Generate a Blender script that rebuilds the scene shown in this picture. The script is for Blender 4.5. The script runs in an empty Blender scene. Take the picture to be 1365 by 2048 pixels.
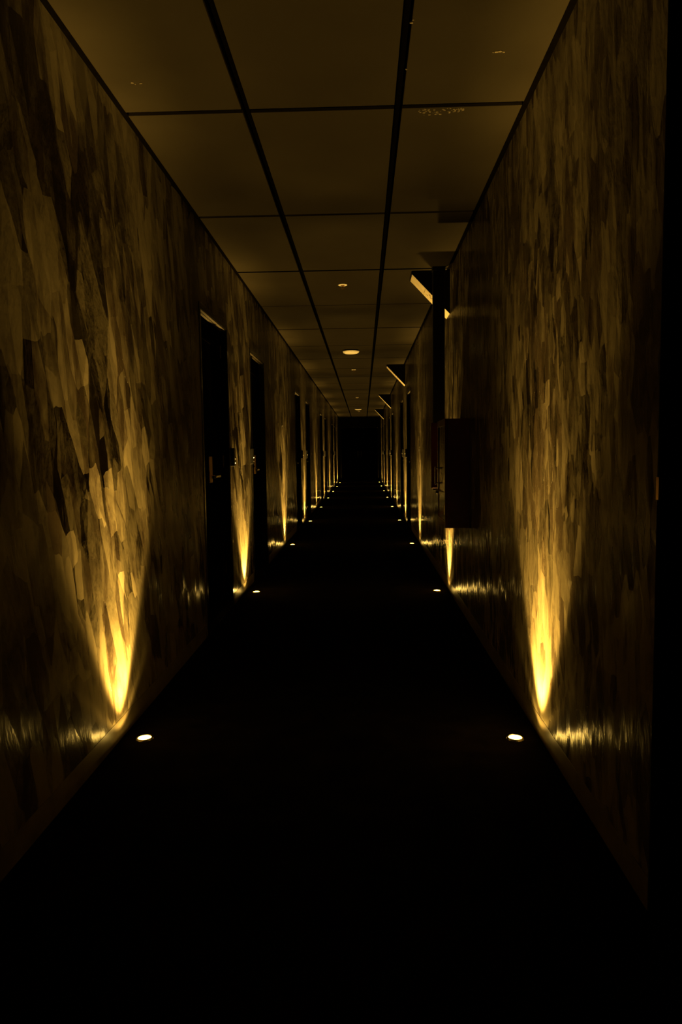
import bpy, bmesh, math, random
from mathutils import Vector, Matrix, Euler
random.seed(7)
scn = bpy.context.scene
PI = math.pi

# ---------------------------------------------------------------- camera
cam_d = bpy.data.cameras.new('camera')
cam = bpy.data.objects.new('camera', cam_d)
scn.collection.objects.link(cam)
F_PX = 1449.54
cam_d.sensor_fit = 'VERTICAL'
cam_d.sensor_height = 36.0
cam_d.lens = F_PX / 2048 * 36.0
cam_d.clip_start = 0.02
cam_d.clip_end = 200
PITCH, YAW, ROLL = -0.0820, 0.0318, 0.0132
R = Matrix.Rotation(YAW, 3, 'Z') @ Matrix.Rotation(PITCH, 3, 'X') @ Matrix.Rotation(ROLL, 3, 'Y')
fwd, right, up = R @ Vector((0, 1, 0)), R @ Vector((1, 0, 0)), R @ Vector((0, 0, 1))
m = Matrix((right, up, -fwd)).transposed().to_4x4()
m.translation = Vector((0, 0, 1.15))
cam.matrix_world = m
scn.camera = cam

# ---------------------------------------------------------------- world, exposure
w = bpy.data.worlds.new('world')
scn.world = w
w.use_nodes = True
w.node_tree.nodes['Background'].inputs['Color'].default_value = (0, 0, 0, 1)
w.node_tree.nodes['Background'].inputs['Strength'].default_value = 0
scn.view_settings.view_transform = 'Standard'
scn.view_settings.look = 'None'
scn.view_settings.gamma = 1
scn.view_settings.exposure = 0.0
scn.view_settings.use_curve_mapping = False
LAMP_POWER = 2150.0                      # uplight lamps (their builder is make_uplight)
LAMP_COLOR = (1.0, 0.585, 0.115)
LENS_GLOW = 19.0

# ---------------------------------------------------------------- dimensions (metres, from the photo's perspective)
XL, XR = -0.998, 0.697                  # wall faces
H = 2.569                               # ceiling face
Y_BACK, Y_CORNER, Y_END = -3.0, 1.742, 29.93
Y0, SP = 2.838, 3.0946                  # first uplight, spacing
LX, RX = -0.9026, 0.596                 # uplight rows
GRID0, GP = 3.126, 1.3379               # ceiling joints
PAIR = [Y0 + SP * n for n in (1, 3, 5, 7)]
DOOR_H = 2.085

# ---------------------------------------------------------------- materials
def mat(name):
    mt = bpy.data.materials.new(name)
    mt.use_nodes = True
    nt = mt.node_tree
    return mt, nt, nt.nodes['Principled BSDF']

def N(nt, typ, **kw):
    n = nt.nodes.new(typ)
    for k, v in kw.items():
        if k in n.inputs.keys() if isinstance(k, str) else False:
            n.inputs[k].default_value = v
        else:
            setattr(n, k, v)
    return n

def link(nt, a, b):
    nt.links.new(a, b)

def math_node(nt, op, a, b=None, c=None, clamp=False):
    n = nt.nodes.new('ShaderNodeMath'); n.operation = op; n.use_clamp = clamp
    for i, v in enumerate((a, b, c)):
        if v is None: continue
        if isinstance(v, (int, float)): n.inputs[i].default_value = v
        else: nt.links.new(v, n.inputs[i])
    return n.outputs[0]

def mapping(nt, scale, loc=(0, 0, 0), rot=(0, 0, 0), src=None):
    if src is None:
        tc = nt.nodes.new('ShaderNodeTexCoord'); src = tc.outputs['Object']
    mp = nt.nodes.new('ShaderNodeMapping')
    mp.inputs['Scale'].default_value = scale
    mp.inputs['Location'].default_value = loc
    mp.inputs['Rotation'].default_value = rot
    nt.links.new(src, mp.inputs['Vector'])
    return mp.outputs['Vector']

def noise(nt, vec, scale=1, detail=3, rough=.5, dist=0):
    n = nt.nodes.new('ShaderNodeTexNoise')
    n.inputs['Scale'].default_value = scale; n.inputs['Detail'].default_value = detail
    n.inputs['Roughness'].default_value = rough; n.inputs['Distortion'].default_value = dist
    nt.links.new(vec, n.inputs['Vector'])
    return n

def ramp(nt, fac, stops):
    r = nt.nodes.new('ShaderNodeValToRGB')
    el = r.color_ramp.elements
    while len(el) < len(stops): el.new(0.5)
    for e, (p, c) in zip(el, stops):
        e.position = p; e.color = (c[0], c[1], c[2], 1) if not isinstance(c, (int, float)) else (c, c, c, 1)
    nt.links.new(fac, r.inputs['Fac'])
    return r.outputs['Color']

def vmath(nt, op, a, b=None):
    n = nt.nodes.new('ShaderNodeVectorMath'); n.operation = op
    for i, v in enumerate((a, b)):
        if v is None: continue
        if isinstance(v, tuple): n.inputs[i].default_value = v
        else: nt.links.new(v, n.inputs[i])
    return n

def plaster(name, big, light, dark, seed=0.0, facet=0.1, streak=1.0, lean=0.0):
    """trowelled glossy plaster: overlapping flat trowel strokes, each with its own slight tilt"""
    mt, nt, p = mat(name)
    tc = nt.nodes.new('ShaderNodeTexCoord')
    obj = mapping(nt, (1, 1, 1), (seed, seed * 3.1, 0), (lean, 0, 0), tc.outputs['Object'])
    # small warp so stroke edges are not straight
    wn = noise(nt, mapping(nt, (3.5, 3.5, 1.6), src=obj), 1.6, 3, .6)
    wv = vmath(nt, 'SUBTRACT', wn.outputs['Color'], (.5, .5, .5)).outputs[0]
    ws = vmath(nt, 'MULTIPLY', wv, (.0, .04, .08)).outputs[0]
    pw = vmath(nt, 'ADD', obj, ws).outputs[0]
    heights = []
    cols = []
    for k, (sy, sz, amp) in enumerate(((big * .75, big * .30, 1.0), (big * 2.1, big * .62, .75))):
        v = mapping(nt, (0.01, sy, sz), (0, 7.3 * k, 3.1 * k), src=pw)
        vo = nt.nodes.new('ShaderNodeTexVoronoi')
        vo.feature = 'F1'; vo.inputs['Scale'].default_value = 1.0
        vo.distance = 'MANHATTAN' if k == 0 else 'EUCLIDEAN'
        nt.links.new(v, vo.inputs['Vector'])
        d = vmath(nt, 'SUBTRACT', v, vo.outputs['Position']).outputs[0]
        rnd = vmath(nt, 'SUBTRACT', vo.outputs['Color'], (.5, .5, .5)).outputs[0]
        # tilt is slope in metres/metre: undo the cell scaling
        rs = vmath(nt, 'MULTIPLY', rnd, (0, facet * amp * .45 / sy, facet * amp * 1.0 / sz)).outputs[0]
        dot = vmath(nt, 'DOT_PRODUCT', d, rs).outputs['Value']
        heights.append(dot)
        sx = nt.nodes.new('ShaderNodeSeparateColor'); nt.links.new(vo.outputs['Color'], sx.inputs[0])
        cols.append(sx.outputs[0])
    # fine vertical trowel streaks and pits
    st = noise(nt, mapping(nt, (5, 55, 5), src=pw), 1, 4, .6)
    st2 = noise(nt, mapping(nt, (5, 18, 5), src=pw), 1, 3, .55, .6)
    pit = noise(nt, mapping(nt, (40, 26, 12), src=pw), 1, 4, .65)
    h = math_node(nt, 'ADD', heights[0], heights[1])
    # the upper wall was trowelled flatter
    sz_ = nt.nodes.new('ShaderNodeSeparateXYZ'); nt.links.new(tc.outputs['Object'], sz_.inputs[0])
    fl = nt.nodes.new('ShaderNodeMapRange'); nt.links.new(sz_.outputs[2], fl.inputs['Value'])
    for k_, v_ in (('From Min', 1.35), ('From Max', 2.1), ('To Min', 1.0), ('To Max', .38)): fl.inputs[k_].default_value = v_
    h = math_node(nt, 'MULTIPLY', h, fl.outputs['Result'])
    h = math_node(nt, 'MULTIPLY_ADD', math_node(nt, 'SUBTRACT', st.outputs['Fac'], .5), .0006 * streak, h)
    h = math_node(nt, 'MULTIPLY_ADD', math_node(nt, 'SUBTRACT', st2.outputs['Fac'], .5), .0020 * streak, h)
    h = math_node(nt, 'MULTIPLY_ADD', math_node(nt, 'SUBTRACT', pit.outputs['Fac'], .5), .0014, h)
    # below knee height the wall is smoother
    b = nt.nodes.new('ShaderNodeBump'); b.inputs['Strength'].default_value = 1; b.inputs['Distance'].default_value = 1
    nt.links.new(h, b.inputs['Height'])
    nt.links.new(b.outputs['Normal'], p.inputs['Normal'])
    # colour: blotchy, darker glaze left in some strokes
    blot = noise(nt, mapping(nt, (2, 4.0, 2.2), src=pw), 1, 6, .68, .4)
    c1 = math_node(nt, 'MULTIPLY_ADD', cols[0], .22, blot.outputs['Fac'])
    c1 = math_node(nt, 'MULTIPLY_ADD', cols[1], .24, c1)
    c1 = math_node(nt, 'MULTIPLY_ADD', st2.outputs['Fac'], .30, c1)
    mid = tuple((a + b2) / 2 for a, b2 in zip(light, dark))
    c = ramp(nt, math_node(nt, 'MULTIPLY', c1, .62), ((.45, dark), (.52, mid), (.58, light), (.70, tuple(x * 1.1 for x in light))))
    nt.links.new(c, p.inputs['Base Color'])
    p.inputs['Roughness'].default_value = .23
    p.inputs['Specular IOR Level'].default_value = .035
    return mt

M = {}
M['plaster_left'] = plaster('plaster_left', 7.0, (.115, .097, .058), (.034, .025, .015), 0.0, .17, .55, -.22)
M['plaster_right'] = plaster('plaster_right', 12.0, (.110, .093, .056), (.036, .027, .016), 11.0, .14, 1.0, .10)

def simple(name, color, rough=.5, metal=0, spec=.5, noise_amt=.15, nscale=30, bump=0.0):
    mt, nt, p = mat(name)
    n = noise(nt, mapping(nt, (1, 1, 1)), nscale, 4, .6)
    lo = tuple(c * (1 - noise_amt) for c in color); hi = tuple(min(1, c * (1 + noise_amt)) for c in color)
    nt.links.new(ramp(nt, n.outputs['Fac'], ((.3, lo), (.7, hi))), p.inputs['Base Color'])
    p.inputs['Roughness'].default_value = rough; p.inputs['Metallic'].default_value = metal
    p.inputs['Specular IOR Level'].default_value = spec
    if bump:
        b = nt.nodes.new('ShaderNodeBump'); b.inputs['Strength'].default_value = .6; b.inputs['Distance'].default_value = bump
        nt.links.new(n.outputs['Fac'], b.inputs['Height']); nt.links.new(b.outputs['Normal'], p.inputs['Normal'])
    return mt

def ceiling_panel_mat():
    mt, nt, p = mat('ceiling_panel_paint')
    tc = nt.nodes.new('ShaderNodeTexCoord')
    geo = nt.nodes.new('ShaderNodeNewGeometry')
    n = noise(nt, mapping(nt, (1, 1, 1), src=geo.outputs['Position']), 3, 4, .6)
    sp = noise(nt, mapping(nt, (1, 1, 1), src=geo.outputs['Position']), 260, 2, .6)
    v = math_node(nt, 'MULTIPLY_ADD', sp.outputs['Fac'], .30, math_node(nt, 'MULTIPLY', n.outputs['Fac'], .7))
    nt.links.new(ramp(nt, v, ((.3, (.0165, .0137, .0084)), (.7, (.0205, .0172, .0104)))), p.inputs['Base Color'])
    p.inputs['Roughness'].default_value = .8
    p.inputs['Specular IOR Level'].default_value = .02
    return mt
M['ceiling'] = ceiling_panel_mat()
M['chip'] = simple('chipped_gypsum', (.12, .10, .06), .8, 0, .2, .6, 120)
M['plenum'] = simple('black_plenum', (.0012, .001, .0008), .9, 0, .0)
def carpet():
    mt, nt, p = mat('black_carpet')
    v = mapping(nt, (1, 1, 1))
    n = noise(nt, v, 420, 3, .7); n2 = noise(nt, v, 7, 4, .6)
    f = math_node(nt, 'MULTIPLY_ADD', n2.outputs['Fac'], .3, math_node(nt, 'MULTIPLY', n.outputs['Fac'], .8))
    nt.links.new(ramp(nt, f, ((.45, (.002, .0017, .0014)), (.62, (.008, .0065, .0045)), (.75, (.03, .024, .015)))), p.inputs['Base Color'])
    p.inputs['Roughness'].default_value = .95; p.inputs['Specular IOR Level'].default_value = .0
    b = nt.nodes.new('ShaderNodeBump'); b.inputs['Distance'].default_value = .004
    nt.links.new(n.outputs['Fac'], b.inputs['Height']); nt.links.new(b.outputs['Normal'], p.inputs['Normal'])
    return mt
M['carpet'] = carpet()
M['door_black'] = simple('black_door_lacquer', (.0022, .0019, .0016), .45, 0, .0, .3, 12)
M['frame_black'] = simple('black_frame_gloss', (.005, .0045, .004), .16, 0, .25, .2, 12)
M['reveal'] = simple('reveal_plaster', (.06, .05, .032), .5, 0, .4, .2, 20)
M['baseboard'] = simple('baseboard_paint', (.08, .066, .04), .35, 0, .06, .35, 9, .0)
M['brass'] = simple('aged_brass', (.62, .40, .20), .34, 1, .5, .25, 40)
M['plate'] = simple('satin_backplate', (.55, .34, .15), .5, .3, .4, .2, 60)
M['chrome'] = simple('polished_steel', (.75, .72, .68), .12, 1, .5, .1, 40)
M['bronze'] = simple('bezel_steel', (.55, .50, .42), .25, 1, .5, .15, 60)
M['black_plastic'] = simple('black_plastic', (.008, .008, .008), .28, 0, .5, .2, 40)
M['black_duct'] = simple('black_painted_duct', (.005, .005, .005), .5, 0, .3, .3, 30)
M['sign_black'] = simple('black_sign_face', (.006, .005, .005), .5, 0, .3, .2, 30)
M['red'] = simple('red_enamel', (.05, .002, .0015), .16, 0, .2, .2, 14)
M['red_dark'] = simple('dark_red_enamel', (.045, .002, .002), .35, 0, .5, .3, 14)
M['white'] = simple('white_plastic', (.86, .82, .72), .45, 0, .4, .05, 30)
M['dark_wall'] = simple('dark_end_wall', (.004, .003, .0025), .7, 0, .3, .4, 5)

def sign_under():
    mt, nt, p = mat('sign_edge_board')
    v = mapping(nt, (1, 1, 1))
    n = noise(nt, v, 9, 4, .6)
    nt.links.new(ramp(nt, n.outputs['Fac'], ((.3, (.36, .31, .20)), (.55, (.48, .42, .29)))), p.inputs['Base Color'])
    p.inputs['Roughness'].default_value = .6
    return mt
M['sign_edge'] = sign_under()
M['smudge'] = simple('dark_smudge', (.20, .15, .09), .7, 0, .2, .5, 90)

def glass_mat():
    mt, nt, p = mat('cabinet_glass')
    p.inputs['Base Color'].default_value = (.02, .004, .003, 1)
    p.inputs['Roughness'].default_value = .07
    p.inputs['IOR'].default_value = 1.5
    p.inputs['Specular IOR Level'].default_value = .6
    n = noise(nt, mapping(nt, (3, 12, 2)), 1, 3, .5)
    b = nt.nodes.new('ShaderNodeBump'); b.inputs['Distance'].default_value = .004
    nt.links.new(n.outputs['Fac'], b.inputs['Height']); nt.links.new(b.outputs['Normal'], p.inputs['Normal'])
    return mt
M['glass'] = glass_mat()

def lens_mat():
    mt, nt, p = mat('lit_lens')
    p.inputs['Base Color'].default_value = (.8, .75, .6, 1)
    p.inputs['Emission Color'].default_value = (1.0, .61, .085, 1)
    p.inputs['Emission Strength'].default_value = LENS_GLOW
    p.inputs['Roughness'].default_value = .1
    return mt
M['lens'] = lens_mat()

# ---------------------------------------------------------------- mesh helpers
COL = scn.collection
def box(bm, x0, x1, y0, y1, z0, z1):
    vs = [bm.verts.new(c) for c in ((x0, y0, z0), (x1, y0, z0), (x1, y1, z0), (x0, y1, z0),
                                    (x0, y0, z1), (x1, y0, z1), (x1, y1, z1), (x0, y1, z1))]
    for f in ((3, 2, 1, 0), (4, 5, 6, 7), (0, 1, 5, 4), (1, 2, 6, 5), (2, 3, 7, 6), (3, 0, 4, 7)):
        bm.faces.new([vs[i] for i in f])

def lathe(bm, prof, seg=32, c=(0, 0, 0), axis='Z'):
    """prof: list of (r, h) from one pole to another"""
    rings = []
    for r, h in prof:
        ring = []
        if r < 1e-6:
            ring = [bm.verts.new(tr((0, 0, h), c, axis))]
        else:
            for i in range(seg):
                a = 2 * PI * i / seg
                ring.append(bm.verts.new(tr((r * math.cos(a), r * math.sin(a), h), c, axis)))
        rings.append(ring)
    for a, b in zip(rings, rings[1:]):
        for i in range(seg):
            j = (i + 1) % seg
            q = []
            if len(a) == 1 and len(b) == 1: break
            if len(a) == 1: q = [a[0], b[j], b[i]]
            elif len(b) == 1: q = [a[i], a[j], b[0]]
            else: q = [a[i], a[j], b[j], b[i]]
            bm.faces.new(q)

def tr(p, c, axis):
    x, y, z = p
    if axis == 'X': x, y, z = z, x, y
    elif axis == 'Y': x, y, z = y, z, x
    return (x + c[0], y + c[1], z + c[2])

def build(name, bm, material, parent=None, bevel=0.0, smooth=False, loc=None):
    bmesh.ops.recalc_face_normals(bm, faces=bm.faces)
    if bevel:
        bmesh.ops.bevel(bm, geom=[e for e in bm.edges if e.calc_face_angle(0) > .5], offset=bevel, segments=2, affect='EDGES', profile=.5)
    me = bpy.data.meshes.new(name)
    bm.to_mesh(me); bm.free()
    me.materials.append(material)
    if smooth:
        for f in me.polygons: f.use_smooth = True
        me.set_sharp_from_angle(angle=math.radians(35))
    o = bpy.data.objects.new(name, me)
    COL.objects.link(o)
    if loc: o.location = loc
    if parent: o.parent = parent
    return o

def part_box(name, dims, material, parent=None, bevel=0.0):
    bm = bmesh.new(); box(bm, *dims)
    return build(name, bm, material, parent, bevel)

def structure(o):
    o['kind'] = 'structure'; return o

def thing(name, loc, label, cat, group=None):
    o = bpy.data.objects.new(name, None)
    o.empty_display_size = .1
    COL.objects.link(o); o.location = loc
    o['label'] = label; o['category'] = cat
    if group: o['group'] = group
    return o

def copy_tree(o, parent=None):
    c = o.copy(); COL.objects.link(c); c.parent = parent
    for ch in list(o.children):
        copy_tree(ch, c)
    return c

# ---------------------------------------------------------------- room shell
WT = .22
def door_spans(cs):
    out = []
    for c in cs:
        out += [(c - 1.44, c - .515), (c + .53, c + 1.49)]
    return out
LEFT_DOORS = door_spans(PAIR)
RIGHT_DOORS = door_spans(PAIR[1:])

def wall_with_doors(name, face, outward, y0, y1, doors, material):
    bm = bmesh.new()
    xa, xb = sorted((face, face + outward * WT))
    y = y0
    for a, b in doors:
        box(bm, xa, xb, y, a, 0, 2.66)
        box(bm, xa, xb, a, b, DOOR_H, 2.66)
        y = b
    box(bm, xa, xb, y, y1, 0, 2.66)
    return structure(build(name, bm, material))
wall_with_doors('wall_left', XL, -1, Y_BACK, Y_END, LEFT_DOORS, M['plaster_left'])
wall_with_doors('wall_right', XR, 1, Y_CORNER, Y_END, RIGHT_DOORS, M['plaster_right'])
structure(part_box('floor', (XL - WT, 3.0, Y_BACK - .2, Y_END + .3, -.1, 0), M['carpet']))
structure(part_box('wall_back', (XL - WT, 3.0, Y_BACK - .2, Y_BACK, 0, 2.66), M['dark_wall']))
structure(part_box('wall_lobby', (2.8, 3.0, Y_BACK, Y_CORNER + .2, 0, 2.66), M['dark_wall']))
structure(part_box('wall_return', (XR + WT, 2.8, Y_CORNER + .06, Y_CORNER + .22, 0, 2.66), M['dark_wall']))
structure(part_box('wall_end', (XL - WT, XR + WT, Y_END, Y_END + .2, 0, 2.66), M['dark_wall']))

# ceiling: black void above, painted panels hung below it with open joints
ceil = structure(part_box('ceiling', (XL - WT, 3.0, Y_BACK - .2, Y_END + .2, 2.66, 2.74), M['plenum']))
G = .017
cols = ((XL + .026, -.4722 - G), (-.4722 + G, .1596 - G), (.1596 + G, XR - .026))
cols_lobby = cols[:2] + ((.1596 + G, .80 - G), (.80 + G, 1.44 - G), (1.44 + G, 2.08 - G), (2.08 + G, 2.78))
tile_mesh = {}
for mrow in range(-5, 20):
    ya, yb = GRID0 + mrow * GP + G, GRID0 + (mrow + 1) * GP - G
    cset = cols_lobby if yb < Y_CORNER + .1 else cols
    for ci, (xa, xb) in enumerate(cset):
        if mrow == -2 and ci == 2:      # row that meets the corridor corner
            pass
        key = (round(xb - xa, 4), round(yb - ya, 4))
        if key not in tile_mesh:
            bm = bmesh.new(); wx, wy = (xb - xa) / 2, (yb - ya) / 2
            box(bm, -wx, wx, -wy, wy, 0, .014)
            o = build('ceiling_panel', bm, M['ceiling'], ceil, .0012)
            tile_mesh[key] = o.data
        else:
            o = bpy.data.objects.new('ceiling_panel', tile_mesh[key]); COL.objects.link(o); o.parent = ceil
        o.location = ((xa + xb) / 2, (ya + yb) / 2, H + random.uniform(-.0008, .0008))
# hangers: thin black runners in the joints
for x in (-.4722, .1596):
    part_box('runner', (x - .010, x + .010, Y_BACK, Y_END, H + .03, H + .05), M['plenum'], ceil)
for a, b in ((XL, XL + .025), (XR - .025, XR)):
    part_box('gap_shade_strip', (a, b, Y_BACK if a < 0 else Y_CORNER, Y_END, H + .004, H + .05), M['plenum'], ceil)  # black strips added so the gaps along the walls look shaded
# chipped paint along one panel edge and a few specks
def flake_patch(name, pts, parent):
    bm = bmesh.new()
    for (x, y, r) in pts:
        n = random.randint(5, 8); a0 = random.random() * 6
        ring = [(x + r * random.uniform(.6, 1.2) * math.cos(a0 + 2 * PI * i / n), y + r * .8 * random.uniform(.6, 1.2) * math.sin(a0 + 2 * PI * i / n)) for i in range(n)]
        lo = [bm.verts.new((a, b, H - .0022)) for a, b in ring]
        hi = [bm.verts.new((a, b, H + .001)) for a, b in ring]
        bm.faces.new(lo)
        for i in range(n):
            j = (i + 1) % n
            bm.faces.new([lo[i], lo[j], hi[j], hi[i]])
    o = build(name, bm, M['chip'], parent)
    o['kind'] = 'stuff'
    return o
pts = []
for i in range(70):
    t = random.random(); x = .245 + .19 * t
    dep = .030 + .075 * math.sin(PI * min(1, t * 1.05)) * random.random()
    pts.append((x, GRID0 + G + dep * random.uniform(.15, 1), random.uniform(.002, .006)))
flake_patch('chipped_paint', pts, ceil)
flake_patch('chipped_paint', [(-.868, 2.869, .007), (-.838, 2.875, .006), (-.86, 2.88, .003), (.176, 2.537, .007), (.180, 2.52, .004), (.176, 2.83, .004),
                              (.491, 2.73, .008), (.503, 2.728, .008), (.516, 2.732, .006), (.48, 2.732, .004)], ceil)

# baseboards, cut at the doors
def baseboards(side, face, inward, y0, y1, doors):
    ys = [y0]
    for a, b in doors: ys += [a - .055, b + .055]
    ys.append(y1)
    bm = bmesh.new()
    xa, xb = sorted((face - inward * .002, face + inward * .0012))
    for i in range(0, len(ys), 2):
        box(bm, xa, xb, ys[i], ys[i + 1], 0.0, .085)
    structure(build('baseboard_' + side, bm, M['baseboard'], None, .0004))
baseboards('left', XL, 1, Y_BACK, Y_END, LEFT_DOORS)
baseboards('right', XR, -1, Y_CORNER, Y_END, RIGHT_DOORS)

# ---------------------------------------------------------------- doors
def lever_handle(parent, sgn, ax, z=1.03):
    """tall brass backplate with a lever; sgn = +1 faces +X. ax = direction of the lever along Y"""
    bm = bmesh.new(); box(bm, 0, sgn * .008, -.045, .045, -.080, .098)
    pl = build('handle_plate', bm, M['plate'], parent, .002)
    bm = bmesh.new()
    lathe(bm, [(0, 0), (.013, 0), (.013, .034), (.0, .034)], 14, (0, 0, -.040), 'X')
    if sgn < 0: bmesh.ops.scale(bm, vec=(-1, 1, 1), verts=bm.verts)
    lv = build('lever', bm, M['chrome'], pl, 0, True)
    bm = bmesh.new()
    x0, x1 = sorted((sgn * .034, sgn * .048))
    box(bm, x0, x1, min(-.012 * ax, ax * .125), max(-.012 * ax, ax * .135), -.049, -.031)
    me = bmesh.new()
    o2 = build('lever_grip', bm, M['chrome'], pl, .003)
    return pl

def make_door(idx, face, inward, ya, yb, handle_near):
    root = bpy.data.objects.new('door_%d' % idx, None); COL.objects.link(root)
    root.location = (face, (ya + yb) / 2, 0); root['kind'] = 'structure'
    hw = (yb - ya) / 2; s = -inward                      # s: direction into the wall
    def bx(x0, x1, *r):
        a, b = sorted((s * x0, s * x1)); return (a, b) + r
    rec = .052
    # frame: two jambs and a head, black; pale soffit board
    part_box('jamb', bx(-.004, rec + .03, -hw - .0, -hw + .035, 0, DOOR_H), M['frame_black'], root, .002)
    part_box('jamb', bx(-.004, rec + .03, hw - .035, hw + .0, 0, DOOR_H), M['frame_black'], root, .002)
    part_box('frame_head', bx(-.004, rec + .03, -hw + .035, hw - .035, DOOR_H - .03, DOOR_H), M['frame_black'], root, .002)
    so = part_box('soffit_board', bx(.004, rec * .45, -hw + .036, hw - .036, DOOR_H - .036, DOOR_H - .0301), M['reveal'], root)
    part_box('soffit_board', bx(rec * .55, rec - .004, -hw + .036, hw - .036, DOOR_H - .036, DOOR_H - .0301), M['reveal'], root)
    leaf = part_box('door_leaf', bx(rec, rec + .042, -hw + .0355, hw - .0355, .006, DOOR_H - .0365), M['door_black'], root, .0015)
    # shallow recessed panels on the leaf
    for z0, z1 in ((.16, .88), (1.02, 1.92)):
        bm = bmesh.new()
        yy = hw - .17
        for dims in (bx(rec - .006, rec, -yy, -yy + .014, z0, z1), bx(rec - .006, rec, yy - .014, yy, z0, z1),
                     bx(rec - .006, rec, -yy + .014, yy - .014, z0, z0 + .014), bx(rec - .006, rec, -yy + .014, yy - .014, z1 - .014, z1)):
            box(bm, *dims)
        build('panel_moulding', bm, M['door_black'], leaf)
    for z in (.25, 1.05, 1.85):
        ysg = 1 if handle_near else -1
        bm = bmesh.new()
        lathe(bm, [(0, 0), (.008, 0), (.008, .09), (0, .09)], 10, (s * (rec - .004), ysg * (hw - .04), z), 'Z')
        build('hinge', bm, M['bronze'], leaf, 0, True)
    side = -1 if handle_near else 1
    pl = lever_handle(leaf, inward, -side)
    pl.location = (s * rec, side * .02, 1.035)
    part_box('threshold', bx(.0, rec, -hw + .036, hw - .036, 0, .005), M['bronze'], root)
    return root

di = 1
for i, (a, b) in enumerate(LEFT_DOORS):
    make_door(di, XL, 1, a, b, i % 2 == 0); di += 1
for i, (a, b) in enumerate(RIGHT_DOORS):
    make_door(di, XR, -1, a, b, i % 2 == 0); di += 1

# lobby door beyond the right corner: only its frame edge and strike plate show
ld = bpy.data.objects.new('door_%d' % di, None); COL.objects.link(ld); ld['kind'] = 'structure'; ld.location = (XR, Y_CORNER, 0); di += 1
part_box('jamb', (.222, .285, -.012, .0595, 0, 2.10), M['frame_black'], ld, .002)
part_box('jamb', (1.185, 1.235, -.012, .0595, 0, 2.10), M['frame_black'], ld, .002)
part_box('frame_head', (.285, 1.185, -.012, .0595, 2.05, 2.10), M['frame_black'], ld, .002)
part_box('door_leaf', (.286, 1.184, .015, .0595, .006, 2.049), M['door_black'], ld, .002)
part_box('lining_panel', (.001, .2215, -.014, -.0005, 0.0, 2.655), M['door_black'], ld)
part_box('strike_plate', (-.003, .004, -.0155, -.0005, 1.028, 1.082), M['brass'], ld)

# double door in the end wall
ed = bpy.data.objects.new('door_%d' % di, None); COL.objects.link(ed); ed['kind'] = 'structure'; ed.location = ((XL + XR) / 2, Y_END, 0)
for sx in (-1, 1):
    a, b = sorted((sx * .74, sx * .80))
    part_box('jamb', (a, b, -.03, -.0005, 0, 2.2), M['frame_black'], ed, .002)
    a, b = sorted((sx * .004, sx * .739))
    lf = part_box('door_leaf', (a, b, -.022, -.0005, .006, 2.139), M['door_black'], ed, .002)
    a, b = sorted((sx * .05, sx * .09))
    part_box('push_plate', (a, b, -.026, -.0221, .95, 1.2), M['black_plastic'], lf)
part_box('frame_head', (-.74, .74, -.03, -.0005, 2.14, 2.2), M['frame_black'], ed, .002)

# ---------------------------------------------------------------- floor uplights
def lamp_data(name, tilt):
    L = bpy.data.lights.new(name, 'SPOT')
    L.energy = LAMP_POWER; L.color = LAMP_COLOR
    L.spot_size = math.radians(176); L.spot_blend = .0
    L.shadow_soft_size = .010
    # reflector optics: intensity falls with the angle from the beam axis
    L.use_nodes = True
    nt = L.node_tree
    em = nt.nodes['Emission']
    geo = nt.nodes.new('ShaderNodeNewGeometry')
    inc = geo.outputs['Incoming']
    def curve(axis, prof):
        d = vmath(nt, 'DOT_PRODUCT', inc, tuple(axis)).outputs['Value']
        t = math_node(nt, 'DIVIDE', math_node(nt, 'ARCCOSINE', math_node(nt, 'ABSOLUTE', d)), PI / 2)
        r = nt.nodes.new('ShaderNodeSeparateColor')
        nt.links.new(ramp(nt, t, [(a / 90, v ** .5) for a, v in prof]), r.inputs[0])   # square root stored
        return math_node(nt, 'POWER', r.outputs[0], 2.0)
    core = curve(Vector((0, 0, 1)), CORE)                                   # lamp's own hot centre
    cone = curve(Vector((math.sin(tilt), 0, math.cos(tilt))), CONE)         # reflector cut-off, aimed at the wall
    soft = curve(Vector((0, 0, 1)), SPREAD)                                 # faint wide scatter of the lens
    # asymmetric reflector: most of the beam leaves on the wall side of the vertical
    sx = nt.nodes.new('ShaderNodeSeparateXYZ'); nt.links.new(inc, sx.inputs[0])
    side = math_node(nt, 'DIVIDE', sx.outputs[0], sx.outputs[2])
    mr = nt.nodes.new('ShaderNodeMapRange'); mr.interpolation_type = 'SMOOTHSTEP'
    sg_ = 1 if tilt > 0 else -1
    nt.links.new(math_node(nt, 'MULTIPLY', side, float(sg_)), mr.inputs['Value'])
    for k, v in (('From Min', -.10), ('From Max', .09), ('To Min', .10), ('To Max', 1.0)): mr.inputs[k].default_value = v
    low = math_node(nt, 'MULTIPLY', mr.outputs['Result'], .0002)             # stray light low on the wall
    core = math_node(nt, 'MULTIPLY', core, mr.outputs['Result'])
    s = math_node(nt, 'ADD', math_node(nt, 'ADD', math_node(nt, 'MULTIPLY', core, cone), soft), low)
    nt.links.new(s, em.inputs['Strength'])
    return L
CORE = [(0, .34), (4, .42), (9, .41), (17, .20), (25, .15), (32, .125), (40, .070), (50, .030), (60, .050), (75, .050)]
SPREAD = [(0, .038), (15, .050), (29, .088), (32, .058), (36, .010), (42, .001), (60, .0)]
CONE = [(0, 1.0), (22, .95), (28, .65), (32, .22), (35, .05), (40, .045), (52, .10), (64, .0)]
lampL = lamp_data('uplight_lamp', -.21)
lampR = lamp_data('uplight_lamp', .21)

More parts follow.
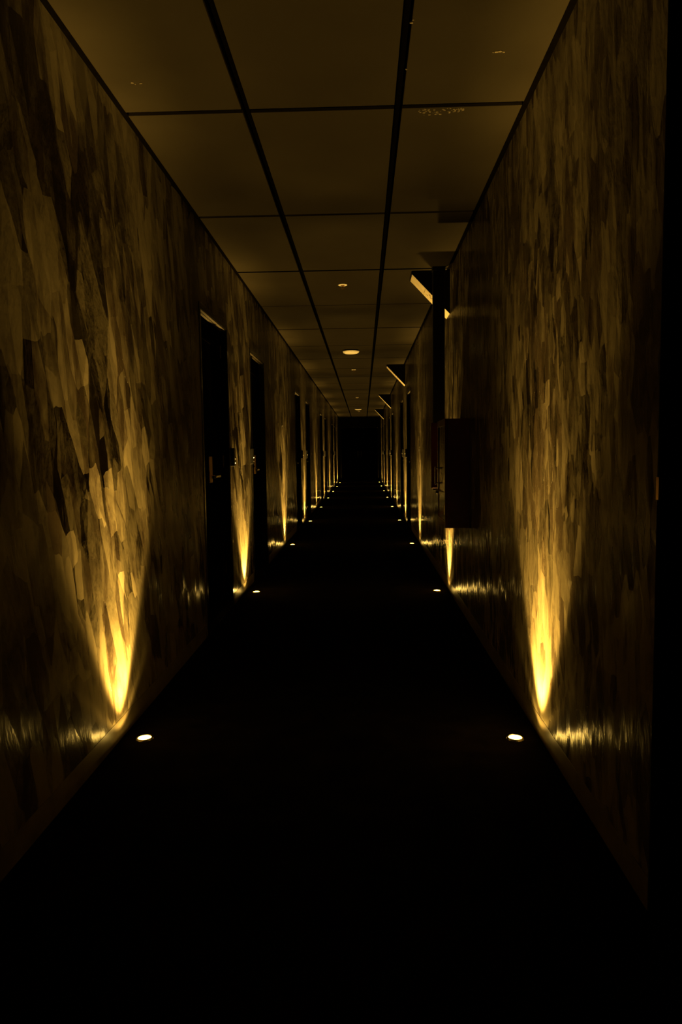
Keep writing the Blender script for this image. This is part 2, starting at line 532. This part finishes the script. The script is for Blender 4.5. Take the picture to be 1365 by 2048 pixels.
def make_uplight(name, label, group):
    t = thing(name, (0, 0, 0), label, 'floor light', group)
    bm = bmesh.new()
    lathe(bm, [(.0265, .0005), (.0265, .0045), (.028, .0062), (.033, .0050), (.036, .0005)], 36)
    build('bezel', bm, M['bronze'], t, 0, True)
    bm = bmesh.new()
    lathe(bm, [(.0, .0085), (.012, .0080), (.020, .0062), (.0262, .0030), (.0262, .0008), (0, .0008)], 28)
    build('lens', bm, M['lens'], t, 0, True)
    return t
ordn = ['nearest', 'second', 'third', 'fourth', 'fifth', 'sixth', 'seventh', 'eighth', 'farthest']
proto = {}
for side, x, nseq in (('left', LX, range(-2, 9)), ('right', RX, range(0, 9))):
    for n in nseq:
        if n < 0:
            lab = ['round floor uplight by left wall just behind the camera', 'round floor uplight by left wall far behind the camera'][-n - 1]
        elif n == 0:
            lab = 'round recessed floor uplight glowing white, nearest of the row along the %s wall' % side
        elif n == 8:
            lab = 'tiny round floor uplight, farthest of the row along the %s wall by the dark end' % side
        else:
            lab = 'round recessed floor uplight, %s from the camera along the %s wall' % (ordn[n], side)
        if 'u' not in proto:
            u = proto['u'] = make_uplight('floor_uplight', lab, 'uplights recessed in the corridor floor')
        else:
            u = copy_tree(proto['u']); u['label'] = lab
        u.location = (x, Y0 + n * SP, 0)
        for lo in [c for c in u.children if c.type == 'LIGHT']: bpy.data.objects.remove(lo)
        lo = bpy.data.objects.new('lamp', lampL if side == 'left' else lampR)
        COL.objects.link(lo); lo.parent = u
        lo.location = (0, 0, .016); lo.rotation_euler = (PI, 0, 0)

# ---------------------------------------------------------------- card readers by the doors
def make_reader(label):
    t = thing('card_reader', (0, 0, 0), label, 'card reader', 'black card readers beside the doors')
    bm = bmesh.new(); box(bm, 0, .026, -.033, .033, -.068, .068)
    b = build('housing', bm, M['black_plastic'], t, .004)
    bm = bmesh.new(); lathe(bm, [(.0, .0), (.011, .0), (.010, .007), (0, .010)], 16, (.026, 0, -.005), 'X')
    build('button', bm, M['chrome'], t, 0, True)
    bm = bmesh.new(); lathe(bm, [(.0, .0), (.006, .0), (.005, .005), (0, .007)], 12, (.026, 0, -.042), 'X')
    build('indicator', bm, M['chrome'], t, 0, True)
    return t
rd = None
PN = ['first', 'second', 'third', 'fourth']
for side, face, prs in (('left', XL, PAIR), ('right', XR, PAIR[1:])):
    for i, c in enumerate(prs):
        for k, dy in (('near', -.455), ('far', .475)):
            lab = 'black card reader on %s wall beside the %s door of the %s pair' % (side, k, PN[i])
            if rd is None: rd = r_ = make_reader(lab)
            else: r_ = copy_tree(rd); r_['label'] = lab
            r_.location = (face, c + dy, 1.125)
            if side == 'right': r_.rotation_euler = (0, 0, PI)

# ---------------------------------------------------------------- triangular signs in the wall/ceiling corner
def make_sign(label):
    t = thing('triangular_sign', (0, 0, 0), label, 'sign', 'black triangular signs under the ceiling')
    W, Hh, T, tip = .298, .335, .25, .022
    # black front and back plates, right-angled triangle with a blunt tip
    def tri_plate(y0, y1, name, inset=0):
        bm = bmesh.new()
        P = [(0, 0), (-W, 0), (-W - 0.0, -tip), (0, -Hh)]
        f = [bm.verts.new((x, y0, z)) for x, z in P]; b = [bm.verts.new((x, y1, z)) for x, z in P]
        bm.faces.new(f); bm.faces.new(b[::-1])
        for i in range(4):
            j = (i + 1) % 4; bm.faces.new([f[i], f[j], b[j], b[i]])
        return build(name, bm, M['sign_black'], t)
    tri_plate(-T / 2, -T / 2 + .006, 'front_plate')
    tri_plate(T / 2 - .006, T / 2, 'back_plate')
    # sloping pale underside board
    nx, nz = (Hh - tip), W
    ln = math.hypot(nx, nz); nx, nz = -nx / ln, -nz / ln
    bm = bmesh.new()
    a = (-W + .002, -tip + .002); b_ = (-.001, -Hh + .004); th = .008
    P = [a, b_, (b_[0] - 0, b_[1] + th * 1.4), (a[0] + 0, a[1] + th * 1.4)]
    f = [bm.verts.new((x, -T / 2 + .0062, z)) for x, z in P]; g = [bm.verts.new((x, T / 2 - .0062, z)) for x, z in P]
    bm.faces.new(f); bm.faces.new(g[::-1])
    for i in range(4):
        j = (i + 1) % 4; bm.faces.new([f[i], f[j], g[j], g[i]])
    under = build('underside_board', bm, M['sign_edge'], t)
    part_box('tip_strip', (-W - .003, -W + .001, -T / 2, T / 2, -tip - .004, 0), M['sign_black'], t)
    part_box('wall_bracket', (-.012, 0, -T / 2 + .02, T / 2 - .02, -.02, -.002), M['sign_black'], t)
    # thin seam and screw dimples on the underside
    def on_slope(u, y, r, n=8, l=None):
        px, pz = a[0] + (b_[0] - a[0]) * u, a[1] + (b_[1] - a[1]) * u
        dx, dz = (b_[0] - a[0]), (b_[1] - a[1]); L_ = math.hypot(dx, dz); dx /= L_; dz /= L_
        ox, oz = px + nx * .0012, pz + nz * .0012
        bm = bmesh.new()
        if l:
            q = [(-r, -l), (r, -l), (r, l), (-r, l)]
        else:
            q = [(r * math.cos(2 * PI * i / n), r * math.sin(2 * PI * i / n)) for i in range(n)]
        lo = [bm.verts.new((ox + dx * s_, y + t_, oz + dz * s_)) for s_, t_ in q]
        hi = [bm.verts.new((ox - nx * .002 + dx * s_, y + t_, oz - nz * .002 + dz * s_)) for s_, t_ in q]
        bm.faces.new(lo); bm.faces.new(hi[::-1])
        for i in range(len(q)):
            j = (i + 1) % len(q); bm.faces.new([lo[i], lo[j], hi[j], hi[i]])
        return bm
    build('seam', on_slope(.36, -.03, .0022, l=.07), M['smudge'], t)
    for u, y, r in ((.44, .02, .008), (.49, -.045, .013), (.53, .0, .010), (.57, -.03, .009), (.62, .03, .006)):
        build('scuff', on_slope(u, y, r), M['smudge'], t)
    return t
slab = ['black triangular sign with pale underside behind the vertical duct, nearest and largest',
        'black triangular sign with pale underside, second along the right wall',
        'black triangular sign with pale underside, third along the right wall',
        'small black triangular sign, farthest along the right wall']
sg = None
for i, c in enumerate(PAIR):
    if sg is None: sg = s_ = make_sign(slab[0])
    else: s_ = copy_tree(sg); s_['label'] = slab[i]
    s_.location = (XR, c + .055 - (0, .06, .12, .2)[i], H - .004)

# ---------------------------------------------------------------- sprinklers and smoke detectors
def make_sprinkler(label):
    t = thing('sprinkler', (0, 0, 0), label, 'sprinkler', 'ceiling sprinklers')
    bm = bmesh.new(); lathe(bm, [(.018, .0), (.020, -.003), (.036, -.0035), (.039, -.001), (.039, .002)], 28)
    build('escutcheon', bm, M['white'], t, 0, True)
    bm = bmesh.new(); lathe(bm, [(0, .004), (.008, .004), (.008, -.012), (.005, -.014), (0, -.014)], 14)
    build('body', bm, M['brass'], t, 0, True)
    bm = bmesh.new()
    for sx in (-1, 1):
        x0, x1 = sorted((sx * .008, sx * .011)); box(bm, x0, x1, -.002, .002, -.030, -.004)
    build('yoke', bm, M['brass'], t)
    bm = bmesh.new(); lathe(bm, [(0, -.030), (.015, -.030), (.015, -.0318), (0, -.0318)], 16)
    build('deflector', bm, M['brass'], t, 0, True)
    return t
SPR = [(-.160, 6.299), (-.151, 12.664), (-.146, 19.04), (-.146, 25.5)]
SL = ['small round white ceiling sprinkler in front of the first smoke detector, nearest of its kind',
      'small ceiling sprinkler just beyond the first smoke detector',
      'small ceiling sprinkler between the two smoke detectors, nearer the far one',
      'tiny ceiling sprinkler just beyond the far smoke detector']
sp = None
for (x, y), lab in zip(SPR, SL):
    if sp is None: sp = o = make_sprinkler(lab)
    else: o = copy_tree(sp); o['label'] = lab
    o.location = (x, y, H)
def make_detector(label):
    t = thing('smoke_detector', (0, 0, 0), label, 'smoke detector', 'round white ceiling detectors')
    bm = bmesh.new(); lathe(bm, [(0, .002), (.098, .002), (.098, -.014), (0, -.014)], 40)
    build('base', bm, M['black_plastic'], t, .001, True)  # base coloured black to stand for the shadow gap above the dome
    bm = bmesh.new(); lathe(bm, [(0, -.0145), (.112, -.0145), (.116, -.020), (.108, -.036), (.085, -.048), (.04, -.054), (0, -.055)], 40)
    build('dome', bm, M['white'], t, 0, True)
    return t
dt = make_detector('large round white smoke detector on the ceiling, nearer of the two')
dt.location = (-.158, 10.25, H)
d2 = copy_tree(dt); d2['label'] = 'round white smoke detector near the dark corridor end'; d2.location = (-.152, 23.75, H)

# ---------------------------------------------------------------- hose cabinet on the right wall
CY0, CY1, CZ0, CZ1, CX = 4.80, 5.27, .640, 1.362, .535
cab = thing('hose_cabinet', (XR, (CY0 + CY1) / 2, CZ0), 'dark red fire hose cabinet hung on the right wall below the duct', 'cabinet')
hw, ch, dp = (CY1 - CY0) / 2, CZ1 - CZ0, XR - CX
bm = bmesh.new()
t_ = .012
box(bm, -dp + .020, 0, -hw, -hw + t_, 0, ch); box(bm, -dp + .020, 0, hw - t_, hw, 0, ch)
box(bm, -dp + .020, 0, -hw + t_, hw - t_, 0, t_); box(bm, -dp + .020, 0, -hw + t_, hw - t_, ch - t_, ch)
box(bm, -.006, 0, -hw + t_, hw - t_, t_, ch - t_)
build('body', bm, M['red_dark'], cab)
bm = bmesh.new()
fr = .045
for d in ((-dp, -dp + .0195, -hw, hw, 0, fr), (-dp, -dp + .0195, -hw, hw, ch - fr, ch),
          (-dp, -dp + .0195, -hw, -hw + fr, fr, ch - fr), (-dp, -dp + .0195, hw - fr, hw, fr, ch - fr),
          (-dp, -dp + .0195, -hw + fr, hw - fr, .205, .235)):
    box(bm, *d)
dr = build('door', bm, M['red'], cab, .002)
part_box('glass_pane', (-dp + .006, -dp + .010, -hw + fr, hw - fr, .235, ch - fr), M['glass'], dr)
part_box('lower_panel', (-dp + .005, -dp + .010, -hw + fr, hw - fr, fr, .205), M['red'], dr)
bm = bmesh.new(); lathe(bm, [(0, 0), (.016, 0), (.016, -.012), (.010, -.018), (0, -.018)], 18, (-dp, hw - .022, .22), 'X')
build('lock', bm, M['chrome'], dr, 0, True)
bm = bmesh.new()
box(bm, -dp - .022, -dp - .014, hw - .032, hw - .012, .27, .40); box(bm, -dp - .014, -dp, hw - .028, hw - .016, .275, .287); box(bm, -dp - .014, -dp, hw - .028, hw - .016, .383, .395)
build('pull_handle', bm, M['chrome'], dr, .002)
for z in (.12, .60):
    bm = bmesh.new(); lathe(bm, [(0, 0), (.006, 0), (.006, .06), (0, .06)], 10, (-dp - .003, -hw + .006, z - .03))
    build('hinge', bm, M['chrome'], dr, 0, True)
# hose reel inside, behind the glass
bm = bmesh.new(); lathe(bm, [(0, 0), (.17, 0), (.17, -.01), (.06, -.012), (.06, -.09), (.17, -.092), (.17, -.10), (0, -.10)], 32, (-.018, 0, .44), 'X')
build('hose_reel', bm, M['red'], cab, 0, True)

# ---------------------------------------------------------------- vertical duct from the ceiling, behind the cabinet
du = thing('riser_duct', (.5975, 5.775, .84), 'tall black square riser duct dropping from the ceiling behind the hose cabinet', 'duct')
part_box('duct_body', (-.0455, .0455, -.030, .030, 0, H - .84), M['black_duct'], du, .003)
part_box('top_collar', (-.050, .050, -.034, .034, H - .84 - .03, H - .84 - .001), M['black_duct'], du, .002)
bm = bmesh.new()
box(bm, -.064, .0455, -.045, -.0305, .02, .53)
vb = build('valve_box', bm, M['red_dark'], du, .003)
vb['label'] = 'dark red valve box on the lower duct'
for z in (.07, .48):
    bm = bmesh.new(); lathe(bm, [(0, 0), (.006, 0), (.005, -.005), (0, -.006)], 12, (-.064, -.038, z), 'X')
    build('screw', bm, M['chrome'], vb, 0, True)
for z in (.10,):
    bm = bmesh.new(); box(bm, .0455, XR - .5975, -.012, .012, z, z + .02)
    build('wall_clamp', bm, M['black_duct'], du)
